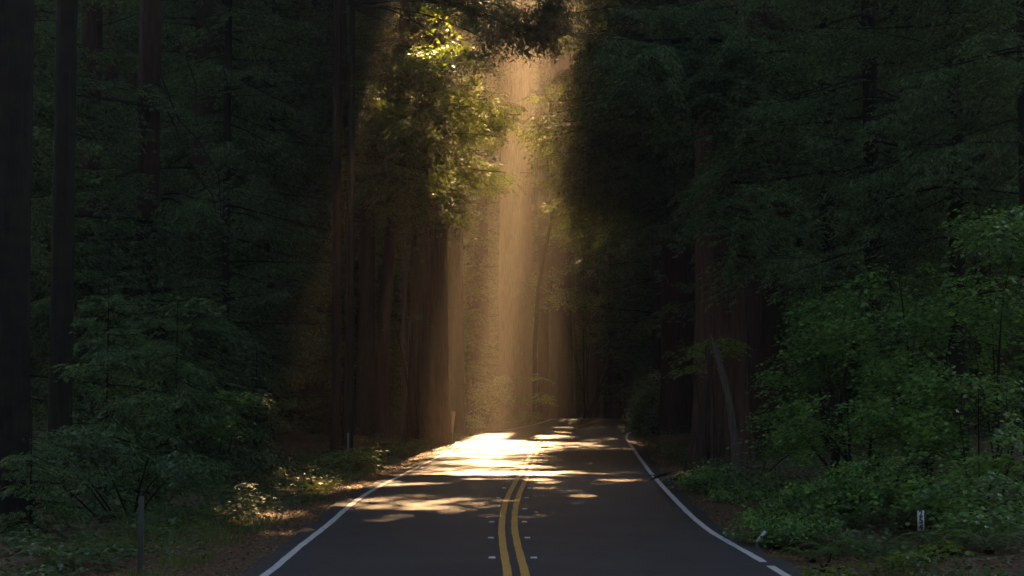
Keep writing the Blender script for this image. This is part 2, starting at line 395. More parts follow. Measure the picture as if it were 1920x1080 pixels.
# ------------------------------------------------------------------ conifer boughs (flat feathery sprays)
def leaflets(base, dirv, nrm, ln, wd):
    """diamond leaflets: base n x3, dirv n x3, nrm n x3"""
    side = np.cross(dirv, nrm); side /= np.linalg.norm(side, axis=1)[:, None] + 1e-9
    ln = ln[:, None]; wd = wd[:, None]
    a = base; b = base + dirv * ln * .45 + side * wd; c_ = base + dirv * ln; d = base + dirv * ln * .45 - side * wd
    V = np.stack([a, b, c_, d], 1).reshape(-1, 3)
    n = len(base); return V, np.arange(n * 4).reshape(n, 4)
def bough_template(L, seed, m=1.0, hang=.0):
    g = np.random.default_rng(seed)
    base, dv, ln = [], [], []
    twV, twF, tn = [], [], 0
    def axis(s): return np.array([s, .10 * L * math.sin(s / L * 2.5 + seed), -.22 * L * (s / L) ** 1.6 + .10 * L * (s / L) ** 3])
    segs = []
    nb = int(L / (.2 * m ** .5))
    pts = np.array([axis(s) for s in np.linspace(0, L, 8)])
    segs.append((pts, .012 * L, .004))
    for k in range(nb):
        s = L * (.12 + .88 * (k + g.random() * .6) / nb)
        p = axis(s)
        for sd in (-1, 1):
            if g.random() < .08: continue
            bl = (.50 * L * (1 - s / L) ** .75 + .16) * g.uniform(.55, 1.1)
            bl = min(bl, 1.5)
            ang = math.radians(g.uniform(42, 68)) * sd
            d0 = np.array([math.cos(ang), math.sin(ang), g.uniform(-.5, .0) - hang])
            d0 /= np.linalg.norm(d0)
            q1 = p + d0 * bl * .5 + np.array([0, 0, -.03 * bl]); q2 = p + d0 * bl + np.array([0, 0, -.16 * bl - hang * bl * .4])
            segs.append((np.array([p, q1, q2]), .006, .002))
            ns = max(2, int(bl / (.13 * m)))
            for j in range(ns + 1):
                u = (j + .4) / (ns + .4)
                b0 = p + (q1 - p) * min(1, u * 2) + (q2 - q1) * max(0, u * 2 - 1)
                for s2 in ((-1, 1) if j < ns else (0,)):
                    sl = (.10 + .22 * (1 - u)) * g.uniform(.7, 1.2) * m ** .4
                    a2 = ang + s2 * math.radians(g.uniform(40, 60))
                    d2 = np.array([math.cos(a2), math.sin(a2), g.uniform(-.7, .1) - hang]); d2 /= np.linalg.norm(d2)
                    nl = max(3, int(sl / (.045 * m)))
                    for q in range(nl):
                        f = (q + .5) / nl
                        bb = b0 + d2 * sl * f
                        for s3 in (-1, 1):
                            a3 = a2 + s3 * math.radians(g.uniform(30, 55))
                            d3 = np.array([math.cos(a3), math.sin(a3), d2[2] + g.uniform(-.25, .15)])
                            base.append(bb); dv.append(d3); ln.append((.055 + .04 * (1 - f)) * m ** .75 * g.uniform(.8, 1.2))
    base = np.array(base); dv = np.array(dv); dv /= np.linalg.norm(dv, axis=1)[:, None]; ln = np.array(ln)
    nr = np.stack([g.normal(0, .6, len(base)), g.normal(0, .6, len(base)), np.ones(len(base))], 1)
    V, Q = leaflets(base, dv, nr, ln, .010 * m ** .6 * np.ones(len(base)) + .06 * ln)
    tv, tf, n0 = [], [], 0
    for pts_, ra, rb in segs:
        vv, ff = tube(pts_, np.linspace(ra, rb, len(pts_)), 3)
        tv.append(vv); tf.append(ff[0] + n0); n0 += len(vv)
    return (V, Q), (np.concatenate(tv), np.concatenate(tf))
TPL = {}
def tpl(L, m):
    Lc = min((1.2, 2.2, 3.6, 5.5), key=lambda v: abs(v - L))
    key = (Lc, m)
    if key not in TPL: TPL[key] = [bough_template(Lc, 11 * k + int(Lc * 10), m, hang=(.1, .35, .6)[k]) for k in range(3)]
    return Lc, TPL[key][rng.integers(3)]
class Crown:
    def __init__(s, m=1.0): s.keep = []; s.m = m; s.leaf = Acc(); s.wood = Acc()
    def bough(s, p, az, L, pitch=0., roll=0.):
        Lc, (lf, wd) = tpl(L, s.m); k = L / Lc
        ca, sa = math.cos(az), math.sin(az); cp, sp = math.cos(pitch), math.sin(pitch); cr, sr = math.cos(roll), math.sin(roll)
        R = np.array([[ca, -sa, 0], [sa, ca, 0], [0, 0, 1]]) @ np.array([[cp, 0, -sp], [0, 1, 0], [sp, 0, cp]]) @ np.array([[1, 0, 0], [0, cr, -sr], [0, sr, cr]])
        fl = 1 if rng.random() < .5 else -1
        D = np.diag([k, k * fl, k])
        s.leaf.add(lf[0] @ (R @ D).T + p, [lf[1]]); s.wood.add(wd[0] @ (R @ D).T + p, [wd[1]])
    def to(s, p, q, roll=0.):
        """bough from trunk point p whose tip comes near q"""
        p = np.asarray(p, float); q = np.asarray(q, float); v = q - p; L = np.linalg.norm(v)
        s.bough(p, math.atan2(v[1], v[0]), L, math.asin(v[2] / L) + .12, roll)
    def build(s, root, mat, wmat, origin=(0, 0, 0), drop_lit=None):
        if drop_lit is not None:
            for acc in (s.leaf, s.wood):
                V = np.concatenate(acc.V); Q = np.concatenate(acc.F); cen = V[Q].mean(1)
                road_ = open_to_sun(cen, True)[0] > .2
                for p in s.keep: road_ &= ((cen - p) ** 2).sum(1) > 1.5 ** 2
                drop = (road_ & (rng.random(len(cen)) < drop_lit)) | (over_spot(cen) & (rng.random(len(cen)) < .95))
                acc.V = [V]; acc.F = [Q[~drop]]
        cr = s.leaf.build('crown', mat, root, origin=origin)
        s.wood.build('branches', wmat, root, origin=origin)
        return cr
def conifer(cr, x, y, z0, z1, L0, L1, n, azc=None, spread=PI, zb=None):
    """boughs round an upright trunk; L0 at the bottom, L1 at the top"""
    for i in range(n):
        f = (i + rng.random()) / n; z = z0 + (z1 - z0) * f
        az = rng.uniform(-PI, PI) if azc is None else azc + rng.normal(0, spread)
        L = (L0 + (L1 - L0) * f) * rng.uniform(.65, 1.15)
        cr.bough(np.array([x, y, z]), az, L, rng.uniform(-.25, .22), rng.normal(0, .2))

# ------------------------------------------------------------------ broadleaf twigs
def leaf_shape(kind):
    if kind == 'lobed':
        r = [.28, .75, .55, .95, .7, 1.05, .7, .95, .55, .75, .28]; a = [-170, -125, -85, -50, -25, 0, 25, 50, 85, 125, 170]
        P2 = np.array([[.45 + .55 * q * math.cos(math.radians(t)), .55 * q * math.sin(math.radians(t))] for q, t in zip(r, a)])
        return P2
    if kind == 'oval': return np.array([[0, 0], [.3, .28], [.65, .33], [1, 0], [.65, -.33], [.3, -.28]])
    return np.array([[0, 0], [.35, .15], [.75, .13], [1, 0], [.75, -.13], [.35, -.15]])
def leaves_np(base, az, tilt, size, kind):
    sh = leaf_shape(kind); k = len(sh); n = len(base)
    x = sh[None, :, 0] * size[:, None]; y = sh[None, :, 1] * size[:, None]
    z = -.22 * np.abs(y) - .15 * x * x / (size[:, None] + 1e-6)
    ct, st = np.cos(tilt)[:, None], np.sin(tilt)[:, None]
    X = x * ct + z * st; Z = -x * st + z * ct
    ca, sa = np.cos(az)[:, None], np.sin(az)[:, None]
    V = np.stack([X * ca - y * sa, X * sa + y * ca, Z], -1) + base[:, None, :]
    return V.reshape(-1, 3), np.arange(n * k).reshape(n, k)
def blob_leaves(acc, blobs, kind, size, dens, seed=0, shell=.45, clump=.55):
    """layers of leaves through ellipsoids; blobs: (x,y,z,rx,ry,rz)"""
    g = np.random.default_rng(seed)
    for bx, by, bz, rx, ry, rz_ in blobs:
        ntw = max(8, int(dens * (rx * ry * rz_) ** (2 / 3) * 420 * (.1 / size) ** 2))
        u = g.normal(size=(ntw, 3)); u /= np.linalg.norm(u, axis=1)[:, None]
        rr = g.uniform(shell, 1.0, ntw) ** .7 * (1 + .25 * (vn(u[:, 0] * 3 + seed, u[:, 2] * 3 + u[:, 1] * 2) - .5) * 2)
        c_ = u * rr[:, None] * np.array([rx, ry, rz_]) + np.array([bx, by, bz])
        keep = vn(c_[:, 0] * 1.9 + seed, c_[:, 2] * 2.6 + c_[:, 1] * 1.3) > clump
        if keep.sum() < 5: keep[:] = True
        c_ = c_[keep]; u = u[keep]
        az = np.arctan2(u[:, 1], u[:, 0]) + g.normal(0, .6, len(c_))
        nl = 9
        j = np.arange(nl)
        L = g.uniform(.35, .7, len(c_)) * (size / .09) ** .5
        s = (j[None, :] + .5) / nl * L[:, None]
        sd = np.where(j % 2 == 0, 1, -1)[None, :]
        dirv = np.stack([np.cos(az), np.sin(az), g.uniform(-.35, .15, len(c_))], 1)
        b_ = c_[:, None, :] + dirv[:, None, :] * s[..., None]
        b_[..., 2] -= (s ** 2) * .35
        la = az[:, None] + sd * g.uniform(.5, 1.2, s.shape)
        b_ = b_.reshape(-1, 3); la = la.ravel(); n = len(b_)
        b_ = b_ + g.normal(0, .02, b_.shape)
        V, Q = leaves_np(b_, la, g.uniform(-.25, .75, n), size * g.uniform(.6, 1.25, n), kind)
        acc.add(V, [Q])
def stems(acc, base, blobs, n, r0=.03, seed=0):
    g = np.random.default_rng(seed + 5)
    base = np.asarray(base, float)
    for i in range(n):
        b = blobs[i % len(blobs)]
        q = np.array(b[:3]) + g.normal(0, .45, 3) * np.array(b[3:])
        st = base + np.array([g.normal(0, .15), g.normal(0, .15), -.05])
        mid = (st + q) / 2 + np.array([g.normal(0, .12), g.normal(0, .12), .22 * (q[2] - st[2])])
        tt = np.linspace(0, 1, 8)[:, None]
        pts = (1 - tt) ** 2 * st + 2 * tt * (1 - tt) * mid + tt ** 2 * q
        acc.add(*tube(pts, np.linspace(r0, .006, 8), 5))
def shrub(name, base, blobs, label, cat, mat, kind='lobed', size=.1, dens=1., nst=10, seed=0, group=None, wood=None, r0=.03, shell=.45):
    root = thing(name, base, label, cat, group)
    A = Acc(); blob_leaves(A, blobs, kind, size, dens, seed, shell); A.build('leaves', mat, root, origin=base)
    B = Acc(); stems(B, base, blobs, nst, r0, seed); B.build('stems', wood or M_DARK, root, smooth=True, origin=base)
    return root
def blob_px(px, py, d, wpx, hpx, dep):
    p = P(px, py, d); k = d / F_PX
    return (p[0], d, p[2], wpx * k, dep, hpx * k)

# ================================================================== TREES THE PHOTO SHOWS ONE BY ONE
def big_tree(name, label, px, d, w_px, cat='tree', flare=.5, mat=None, top=44, lean=None, seed=1, flute=.07, taper=.75, group=None, pts=None, fl_h=2.2, nseg=56, nh=70):
    g = ground(px, d); r = w_px / 2 * d / F_PX
    root = thing(name, g, label, cat, group)
    base = np.array([0, 0, -.3])
    if pts is None:
        pts = [base, np.array([0, 0, top - g[2]])] if lean is None else [base, np.array([lean * .5, 0, (top - g[2]) * .5]), np.array([lean, 0, top - g[2]])]
    V, Fs = trunk_np(pts, r, r * taper, flare, flute, nseg, nh, seed, fl_h)
    link('trunk', mesh_np('trunk', V, Fs, mat or M_RED, True), root)
    return root, g, r
NOBEAM = 1.0

# --- the great central redwood in the shaft of light
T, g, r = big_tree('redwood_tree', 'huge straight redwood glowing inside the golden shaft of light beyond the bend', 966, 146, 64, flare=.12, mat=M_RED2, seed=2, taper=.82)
cr = Crown(3)
conifer(cr, g[0], g[1], 29, 42, 5, 3.5, 30)
cr.build(T, M_NEEDLE, M_DARK, g, NOBEAM)
# --- big redwood at the left road edge
T, g, r = big_tree('redwood_tree', 'massive ribbed redwood whose flared roots reach the sunlit road edge, tapered marker against it', 803, 76, 74, mat=M_RIB, top=18, taper=.86, flare=.42, seed=4, flute=.09, fl_h=1.6, nseg=90, nh=110)
L8 = g.copy()
cr = Crown(1.6)
tips = [(955, 215, 73), (940, 250, 74), (900, 180, 70), (880, 230, 71), (860, 150, 70), (835, 185, 69), (935, 350, 76), (905, 320, 77), (925, 395 - 60, 78),
        (800, 262, 68), (790, 300, 69), (760, 245, 67), (720, 200, 67), (740, 160, 68), (700, 240, 68), (800, 335, 69), (770, 210, 66), (845, 400, 70), (690, 300, 68),
        (650, 250, 69), (660, 180, 70), (720, 120, 69), (640, 110, 71), (780, 110, 70), (870, 95, 72), (600, 200, 70), (610, 290, 70), (905, 60, 74), (820, 40, 73), (700, 50, 71), (750, 0, 72), (860, 0, 74), (640, 20, 72), (580, 90, 72), (930, 140, 76), (700, 345, 69), (740, 380, 70)]
for px, py, d in tips:
    q = P(px, py, d); cr.keep += [q] if px > 820 else []; p = np.array([L8[0] + rng.uniform(-.4, .3), L8[1] - .3, min(17.6, q[2] + rng.uniform(.4, 1.5))])
    if abs(q[0] - p[0]) < 1.2: p[0] -= .8
    cr.to(p, q, rng.normal(0, .15)); cr.to(p + np.array([0, 0, .35]), q + np.array([rng.normal(0, .5), rng.normal(0, .9), rng.uniform(-.1, .6)]), rng.normal(0, .25))
conifer(cr, L8[0], L8[1], 12, 17.8, 4.5, 3.5, 34, -2.2, .9)
for p in SPOTS[:9]:      # the sprays that catch the sun
    for k in range(4):
        az = rng.choice([0.2, PI - .2]) + rng.normal(0, .5); st = p - np.array([math.cos(az), math.sin(az), -.35]) * .9 + rng.normal(0, .3, 3)
        cr.bough(st, az, rng.uniform(1.3, 2.3), rng.uniform(-.15, .15), rng.normal(0, .2))
    cr.keep.append(p)
cr.build(T, M_NEEDLE, M_DARK, L8, .8)
# --- trunk right behind it
T, g, r = big_tree('redwood_tree', 'dark redwood trunk half hidden behind the massive ribbed redwood', 852, 92, 34, flare=.25, seed=5, top=25)
# --- right conifer whose boughs reach over the road
T, g, r = big_tree('redwood_tree', 'black redwood trunk beyond the bend, its drooping boughs reaching over the road towards the light', 1277, 86, 70, flare=.2, seed=6)
R1 = g.copy(); cr = Crown(1.7)
tips = [(985, 240, 80), (985, 275, 81), (1005, 178, 82), (1010, 212, 80), (1030, 135, 80), (1015, 380, 82), (1025, 412, 83), (1035, 360, 82), (1020, 295, 81), (1040, 330, 80), (1060, 200, 79), (1045, 250, 79),
        (1070, 290, 79), (1060, 100, 79), (1080, 60, 78), (1090, 150, 78), (1100, 230, 78), (1090, 350, 80), (1110, 390, 82), (1075, 20, 79), (1120, 100, 78), (1120, 300, 79), (1140, 200, 78), (1150, 350, 81),
        (1160, 40, 78), (1170, 270, 79), (1180, 130, 79), (1120, 440, 84), (1180, 410, 83), (1130, 0, 80), (1200, 330, 80), (1210, 220, 79), (1200, 70, 79), (1180, 470, 84), (1210, 430, 82)]
for px, py, d in tips:
    q = P(px, py, d); cr.keep += [q + np.array([1.2 * i_, .15 * i_, .15 * i_]) for i_ in range(4)] if px < 1120 else []; p = np.array([R1[0] - .3, R1[1] - .5, q[2] + rng.uniform(.8, 2.2)])
    cr.to(p, q, rng.normal(0, .12)); cr.to(p + np.array([0, 0, .5]), q + np.array([rng.uniform(0, 1.2), rng.normal(0, .8), rng.uniform(0, .8)]), rng.normal(0, .2))
conifer(cr, R1[0], R1[1], 14, 30, 6.0, 4.0, 60)
cr.build(T, M_NEEDLE, M_DARK, R1, .6)
big_tree('redwood_tree', 'slim dark trunk standing close against the black redwood beyond the bend', 1233, 93, 20, flare=.2, seed=9, nseg=32)
# --- right foreground redwoods
T, g, r = big_tree('redwood_tree', 'broad reddish ribbed redwood rising behind the leaning grey snag', 1352, 57, 92, mat=M_RIB, flare=.3, seed=7, flute=.09, nseg=90, nh=110)
R2 = g.copy(); cr = Crown(1.8)
tips = [(1180, 100, 50), (1200, 70, 51), (1235, 140, 50), (1260, 110, 52), (1300, 90, 50), (1330, 130, 50), (1400, 150, 50), (1420, 60, 50), (1345, 300, 50), (1340, 30, 51), (1250, 20, 52),
        (1450, 260, 50), (1480, 200, 49), (1440, 380, 50), (1220, 20, 52), (1465, 420, 50), (1410, 440, 51), (1500, 100, 49), (1280, 180, 50), (1450, 500, 50)]
for px, py, d in tips:
    q = P(px, py, d); p = np.array([R2[0] + rng.uniform(-.4, .5), R2[1] - .7, q[2] + rng.uniform(.3, 1.2)])
    cr.to(p, q, rng.normal(0, .2)); cr.to(p + np.array([0, 0, .3]), q + np.array([rng.normal(0, .35), rng.normal(0, .7), rng.uniform(-.2, .4)]), rng.normal(0, .3))
cr.build(T, M_NEEDLE2, M_DARK, R2, NOBEAM)
big_tree('redwood_tree', 'nearly black redwood trunk tight behind the broad reddish one', 1436, 62, 76, flare=.25, seed=8)

# --- left trunks
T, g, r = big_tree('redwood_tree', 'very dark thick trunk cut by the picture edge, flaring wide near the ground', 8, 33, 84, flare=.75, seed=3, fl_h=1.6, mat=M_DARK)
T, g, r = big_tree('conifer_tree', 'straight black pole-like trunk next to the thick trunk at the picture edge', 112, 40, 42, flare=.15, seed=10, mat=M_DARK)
T3, g3, r = big_tree('conifer_tree', 'reddish dark trunk just beyond the straight black pole-like one', 160, 62, 42, flare=.2, seed=11)
T4, g4, r = big_tree('conifer_tree', 'dull red trunk standing alone between the dark pole-like trunks and the green gap', 271, 56, 44, flare=.2, seed=12)
cr = Crown(2.0)
for px, py, d in [(130, 350, 52), (180, 450, 50), (150, 500, 50), (230, 550, 48), (320, 600, 48), (180, 620, 47), (270, 650, 46), (120, 240, 52), (60, 200, 52), (360, 380, 52), (340, 660, 46), (90, 420, 50), (80, 520, 49), (340, 200, 54)]:
    q = P(px, py, d); p = np.array([g4[0], g4[1], q[2] + rng.uniform(.5, 1.5)])
    cr.to(p, q, rng.normal(0, .2)); cr.to(p, q + np.array([rng.normal(0, .6), rng.normal(0, .6), rng.uniform(-.3, .4)]), rng.normal(0, .2))
cr.build(T4, M_NEEDLE2, M_DARK, g4)
for arc in [[(290, 60), (305, 150), (335, 225), (372, 262), (410, 330), (415, 420)], [(345, -20), (385, 45), (412, 95), (424, 150)], [(300, 130), (330, 240), (352, 300), (400, 370)], [(330, 60), (350, 110), (368, 160), (366, 220)]]:
    pts = np.array([P(x_, y_, 55.0 - .4 * i_) for i_, (x_, y_) in enumerate(arc)]) - g4
    if arc[0][0] < 310: pts[0] = [0, 0, pts[0][2]]
    B = Acc(); B.add(*tube(pts, np.linspace(.035, .012, len(pts)), 5)); B.build('bare_branch', M_DARK, T4, smooth=True)
cr = Crown(1.7); conifer(cr, g3[0], g3[1], 3, 17, 3.5, 3, 42); cr.build(T3, M_NEEDLE2, M_DARK, g3)
# slender bay tree with boughs arching over the road
T5, g5, r5 = big_tree('bay_tree', 'slender dark tree whose leafy top arches over the road above the light shaft', 656, 66, 12, flare=.1, seed=13, mat=M_DARK, nseg=24, top=24)
A = Acc(); B = Acc()
blobs = [blob_px(*b) for b in [(905, 25, 64, 55, 30, 1.3), (960, 60, 63, 55, 32, 1.2), (1000, 30, 63, 50, 36, 1.2), (1035, 55, 63, 32, 40, 1.0), (940, 95, 63, 38, 22, 1.0), (1015, 5, 63, 55, 22, 1.2), (880, 110, 64, 40, 28, 1.2),
                               (860, -5, 65, 60, 40, 1.5), (1045, 85, 63, 22, 26, .8), (920, -20, 64, 80, 30, 1.5), (985, 85, 63, 30, 14, .8)]]
blob_leaves(A, blobs, 'lance', .17, 4.0, 3, .1, .5)
top = np.array([g5[0] + .1, g5[1], 17.0])
for b in blobs:
    for k in range(1):
        q = np.array(b[:3]) + rng.normal(0, .35, 3) * np.array(b[3:]); tt = np.linspace(0, 1, 10)[:, None]
        mid = (top + q) / 2 + np.array([0, 0, 1.2 + rng.normal(0, .4)])
        B.add(*tube((1 - tt) ** 2 * top + 2 * tt * (1 - tt) * mid + tt ** 2 * q, np.linspace(.05, .008, 10), 5))
A.build('crown', M_LEAF2, T5, origin=g5); B.build('branches', M_DARK, T5, origin=g5)
big_tree('slender_tree', 'thin dark trunk to the pale side of the slender arching tree', 629, 68, 17, flare=.3, seed=14, nseg=24, fl_h=1)
# maple with yellow-lit leaves behind the massive redwood
T6, g6, r6 = big_tree('maple_tree', 'thin maple with bright yellow-green leaves glowing high beside the massive ribbed redwood', 757, 80, 10, flare=.1, seed=15, mat=M_GREY, nseg=16, top=19)
A = Acc(); B = Acc()
blobs = [blob_px(*b) for b in [(815, 95, 66.5, 38, 18, .8), (850, 85, 66.5, 22, 12, .7), (785, 110, 66.5, 20, 16, .7), (825, 60, 67, 25, 14, .7), (835, 20, 67, 25, 20, .8)]]
blob_leaves(A, blobs, 'lobed', .15, .8, 4, .1, .5)
for b in blobs:
    q = np.array(b[:3]); tt = np.linspace(0, 1, 10)[:, None]; top = np.array([g6[0], g6[1], 15.5]); mid = (top + q) / 2 + np.array([0, 0, .8])
    B.add(*tube((1 - tt) ** 2 * top + 2 * tt * (1 - tt) * mid + tt ** 2 * q, np.linspace(.04, .006, 10), 5))
A.build('crown', M_MAPLE, T6, origin=g6); B.build('branches', M_GREY, T6, origin=g6)
big_tree('redwood_tree', 'dark flared redwood trunk left of the leaning one in the stand behind the roadside bush', 686, 84, 32, flare=.7, seed=16, nseg=40)
g = ground(716, 83)
big_tree('leaning_tree', 'dark trunk leaning slightly towards the light beside the flared redwood', 716, 83, 24, flare=.5, seed=17, nseg=32,
         pts=[(0, 0, -.3), (.05, 0, 5), (.5, 0, 11), (1.0, 0, 20), (1.6, 0, 38)])
big_tree('slender_tree', 'thin dark trunk hugging the slender arching tree, slightly bowed', 645, 72, 9, flare=.2, seed=18, nseg=16, pts=[(0, 0, -.3), (.12, 0, 5), (0, 0, 12), (-.3, 0, 30)])
# --- beyond the crest
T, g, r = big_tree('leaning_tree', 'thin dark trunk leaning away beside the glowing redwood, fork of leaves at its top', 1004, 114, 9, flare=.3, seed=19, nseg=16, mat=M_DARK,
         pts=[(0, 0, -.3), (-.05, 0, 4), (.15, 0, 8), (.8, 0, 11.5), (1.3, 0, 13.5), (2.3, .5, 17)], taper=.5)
big_tree('redwood_tree', 'wide black redwood trunk past the crest beside the moss-streaked stem', 1052, 139, 46, flare=.15, seed=20)
big_tree('mossy_tree', 'very thin crooked stem with sunlit yellow-green moss past the crest', 1079, 128, 7, flare=.2, seed=21, nseg=12, mat=M_MOSS, top=16, flute=.2,
         pts=[(0, 0, -.8), (-.03, 0, 2), (.08, 0, 3.5), (-.1, 0, 6), (-.2, 0, 9), (-.1, 0, 16)])
for px, d, w, lb in [(1113, 152, 22, 'first black trunk past the crest counted from the moss-lit stem towards the bush'), (1124, 160, 26, 'second black trunk past the crest counted from the moss-lit stem'),
                     (1152, 156, 24, 'third black trunk past the crest counted from the moss-lit stem'), (1180, 148, 20, 'black trunk past the crest standing nearest to the lit roadside bush'),
                     (1020, 150, 22, 'black trunk between the glowing redwood and the wide black redwood'), (1205, 165, 26, 'black trunk past the crest behind the lit roadside bush'),
                     (884, 150, 20, 'hazy brown trunk left of the glowing redwood, behind the lit shrubs')]:
    big_tree('redwood_tree', lb, px, d, w, flare=.15, seed=int(px) % 17, nseg=28, nh=40, group='far trunks past the crest')

# ================================================================== BACKGROUND STAND (shared meshes)
protos = []
for k in range(5):
    cr = Crown(3.2)
    conifer(cr, 0, 0, 1.5 + 2 * (k % 2), 14, 4.5, 4.2, 62); conifer(cr, 0, 0, 14, 34, 4.2, 3.0, 60)
    Vt, Ft = trunk_np([(0, 0, -1), (0, 0, 40)], .35 + .12 * k, .2, .3, .06, 24, 40, k)
    mt = mesh_np('trunk', Vt, Ft, M_RED if k % 2 else M_DARK, True)
    ml = mesh_np('crown', np.concatenate(cr.leaf.V), cr.leaf.F, M_NEEDLE2 if k % 2 else M_NEEDLE)
    mw = mesh_np('branches', np.concatenate(cr.wood.V), cr.wood.F, M_DARK)
    protos.append((mt, ml, mw))
def fill(px, d, label, group, k=None, sc=None):
    gx = P(px, 800, d)[0]; k = int(rng.integers(5)) if k is None else k
    z = float(GZ(gx, d))
    root = thing('conifer_tree', (gx, d, z), label, 'tree', group)
    a = rng.uniform(0, 6.28); s_ = rng.uniform(.9, 1.12) if sc is None else sc
    link('trunk', protos[k][0], root, rz=a, sc=s_); link('crown', protos[k][1], root, rz=a, sc=s_); link('branches', protos[k][2], root, rz=a, sc=s_)
FL = 'dim leafy conifer among the crowded trees that close the left side of the forest'
FR = 'dim leafy conifer among the crowded trees that close the right side of the forest'
FC = 'hazy conifer in the far wall of trees closing the view past the crest'
for px, d in [(-60, 52), (40, 72), (95, 95), (200, 88), (330, 82), (360, 104), (430, 76), (480, 92), (520, 112), (585, 102), (465, 82), (620, 104), (700, 112), (150, 118), (270, 125), (420, 130), (600, 132), (10, 105), (660, 95), (380, 68), (395, 72), (-120, 70), (740, 128), (50, 130)]:
    fill(px, d, FL, 'conifers crowding the left side')
for px, d in [(1400, 88), (1480, 72), (1560, 66), (1620, 84), (1700, 62), (1780, 76), (1860, 60), (1950, 66), (1340, 105), (1450, 112), (1560, 108), (1680, 112), (1800, 104), (1900, 98), (2020, 80), (1300, 122), (1240, 112), (1380, 128), (1520, 90), (1500, 130), (1650, 135), (1820, 130), (1260, 135)]:
    fill(px, d, FR, 'conifers crowding the right side')
for px, d in [(900, 150), (960, 158), (1010, 165), (1060, 172), (1110, 178), (1160, 172), (1200, 160), (1240, 152), (1280, 165), (850, 160), (800, 150), (1080, 195), (1140, 200), (1010, 200), (940, 185), (1200, 195), (700, 155), (1350, 160), (600, 165), (1450, 165), (480, 155), (1560, 160), (300, 160), (1700, 165), (150, 155), (1850, 160), (0, 160), (880, 200), (820, 190), (1260, 205)]:
    fill(px, d, FC, 'far wall of conifers past the crest', sc=1.15)

# unseen conifers added behind and beside the viewer to cut the sky light
for x, y in [(-12, -24), (11, -22), (-20, -12), (19, -10), (-3, -48), (6, -55), (-14, -40), (15, -42), (-22, 6), (21, 4), (-26, -30), (27, -28), (-28, 20), (27, 18), (-34, 40), (36, 38), (-40, 62), (42, 60), (-48, 90), (50, 85)]:
    z = float(GZ(x, y)); k = int(rng.integers(5)); root = thing('conifer_tree', (x, y, z), 'unseen conifer added around the viewer to cut the sky light', 'tree', 'conifers around the viewer')
    for nm, me in zip(('trunk', 'crown', 'branches'), protos[k]): link(nm, me, root, rz=rng.uniform(0, 6), sc=1.1)

# ================================================================== FOREGROUND CONIFERS WITH BOUGHS IN VIEW (right)
for px, d, seedk, lb, z0, n, L in [(1640, 47, 1, 'grey-green conifer whose drooping sprays hang over the leafy bank near the ribbed redwoods', 4.0, 46, 3.2),
                              (1800, 44, 2, 'dark conifer with hanging sprays above the tallest hazel bush', 5.2, 44, 3.0),
                              (1935, 40, 3, 'dark conifer half outside the picture above the bank', 5, 40, 2.8), (1560, 58, 4, 'deep green conifer filling the gap behind the black ribbed trunk', 4, 40, 3)]:
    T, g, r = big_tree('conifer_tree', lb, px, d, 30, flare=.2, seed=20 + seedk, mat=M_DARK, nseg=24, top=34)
    cr = Crown(1.8); conifer(cr, g[0], g[1], g[2] + z0, 17, L, L, n); conifer(cr, g[0], g[1] - .3, g[2] + z0, 15, L, L, n // 2, -PI / 2, .8)
    cr.build(T, M_NEEDLE2, M_DARK, g)
for px, d, lb, z0, n in [(420, 60, 'feathery conifer with pale green sprays in the green gap of the dark stand', 2.5, 60), (505, 72, 'feathery conifer left of the thin twin trunks, dark sprays to the ground', 2.5, 56), (30, 46, 'feathery conifer between the thick edge trunk and the black pole-like trunk', 1.0, 34)]:
    T, g, r = big_tree('conifer_tree', lb, px, d, 16, flare=.2, seed=30 + px % 5, mat=M_DARK, nseg=20, top=24)
    cr = Crown(2.0); conifer(cr, g[0], g[1], g[2] + z0, 17, 3.0, 2.8, n); cr.build(T, M_NEEDLE2, M_DARK, g)
# young saplings with low sprays on the left
for px, d, h, lb in [(200, 36, 4.2, 'young conifer with sprays down to the ground between the black pole-like trunk and the hazel'), (330, 42, 4.0, 'young conifer with soft sprays behind the hazel bush'), (480, 52, 3.2, 'low young conifer in deep shade behind the grassy verge'), (60, 30, 1.8, 'small conifer seedling at the foot of the thick edge trunk')]:
    T, g, r = big_tree('conifer_sapling', lb, px, d, 7, flare=.1, seed=3, mat=M_DARK, nseg=10, nh=12, top=ground(px, d)[2] + h + .3, taper=.2)
    cr = Crown(1.5); conifer(cr, g[0], g[1], g[2] + .3, g[2] + h, min(2.0, h * .55), .6, int(16 + 8 * h)); cr.build(T, M_NEEDLE2, M_DARK, g)

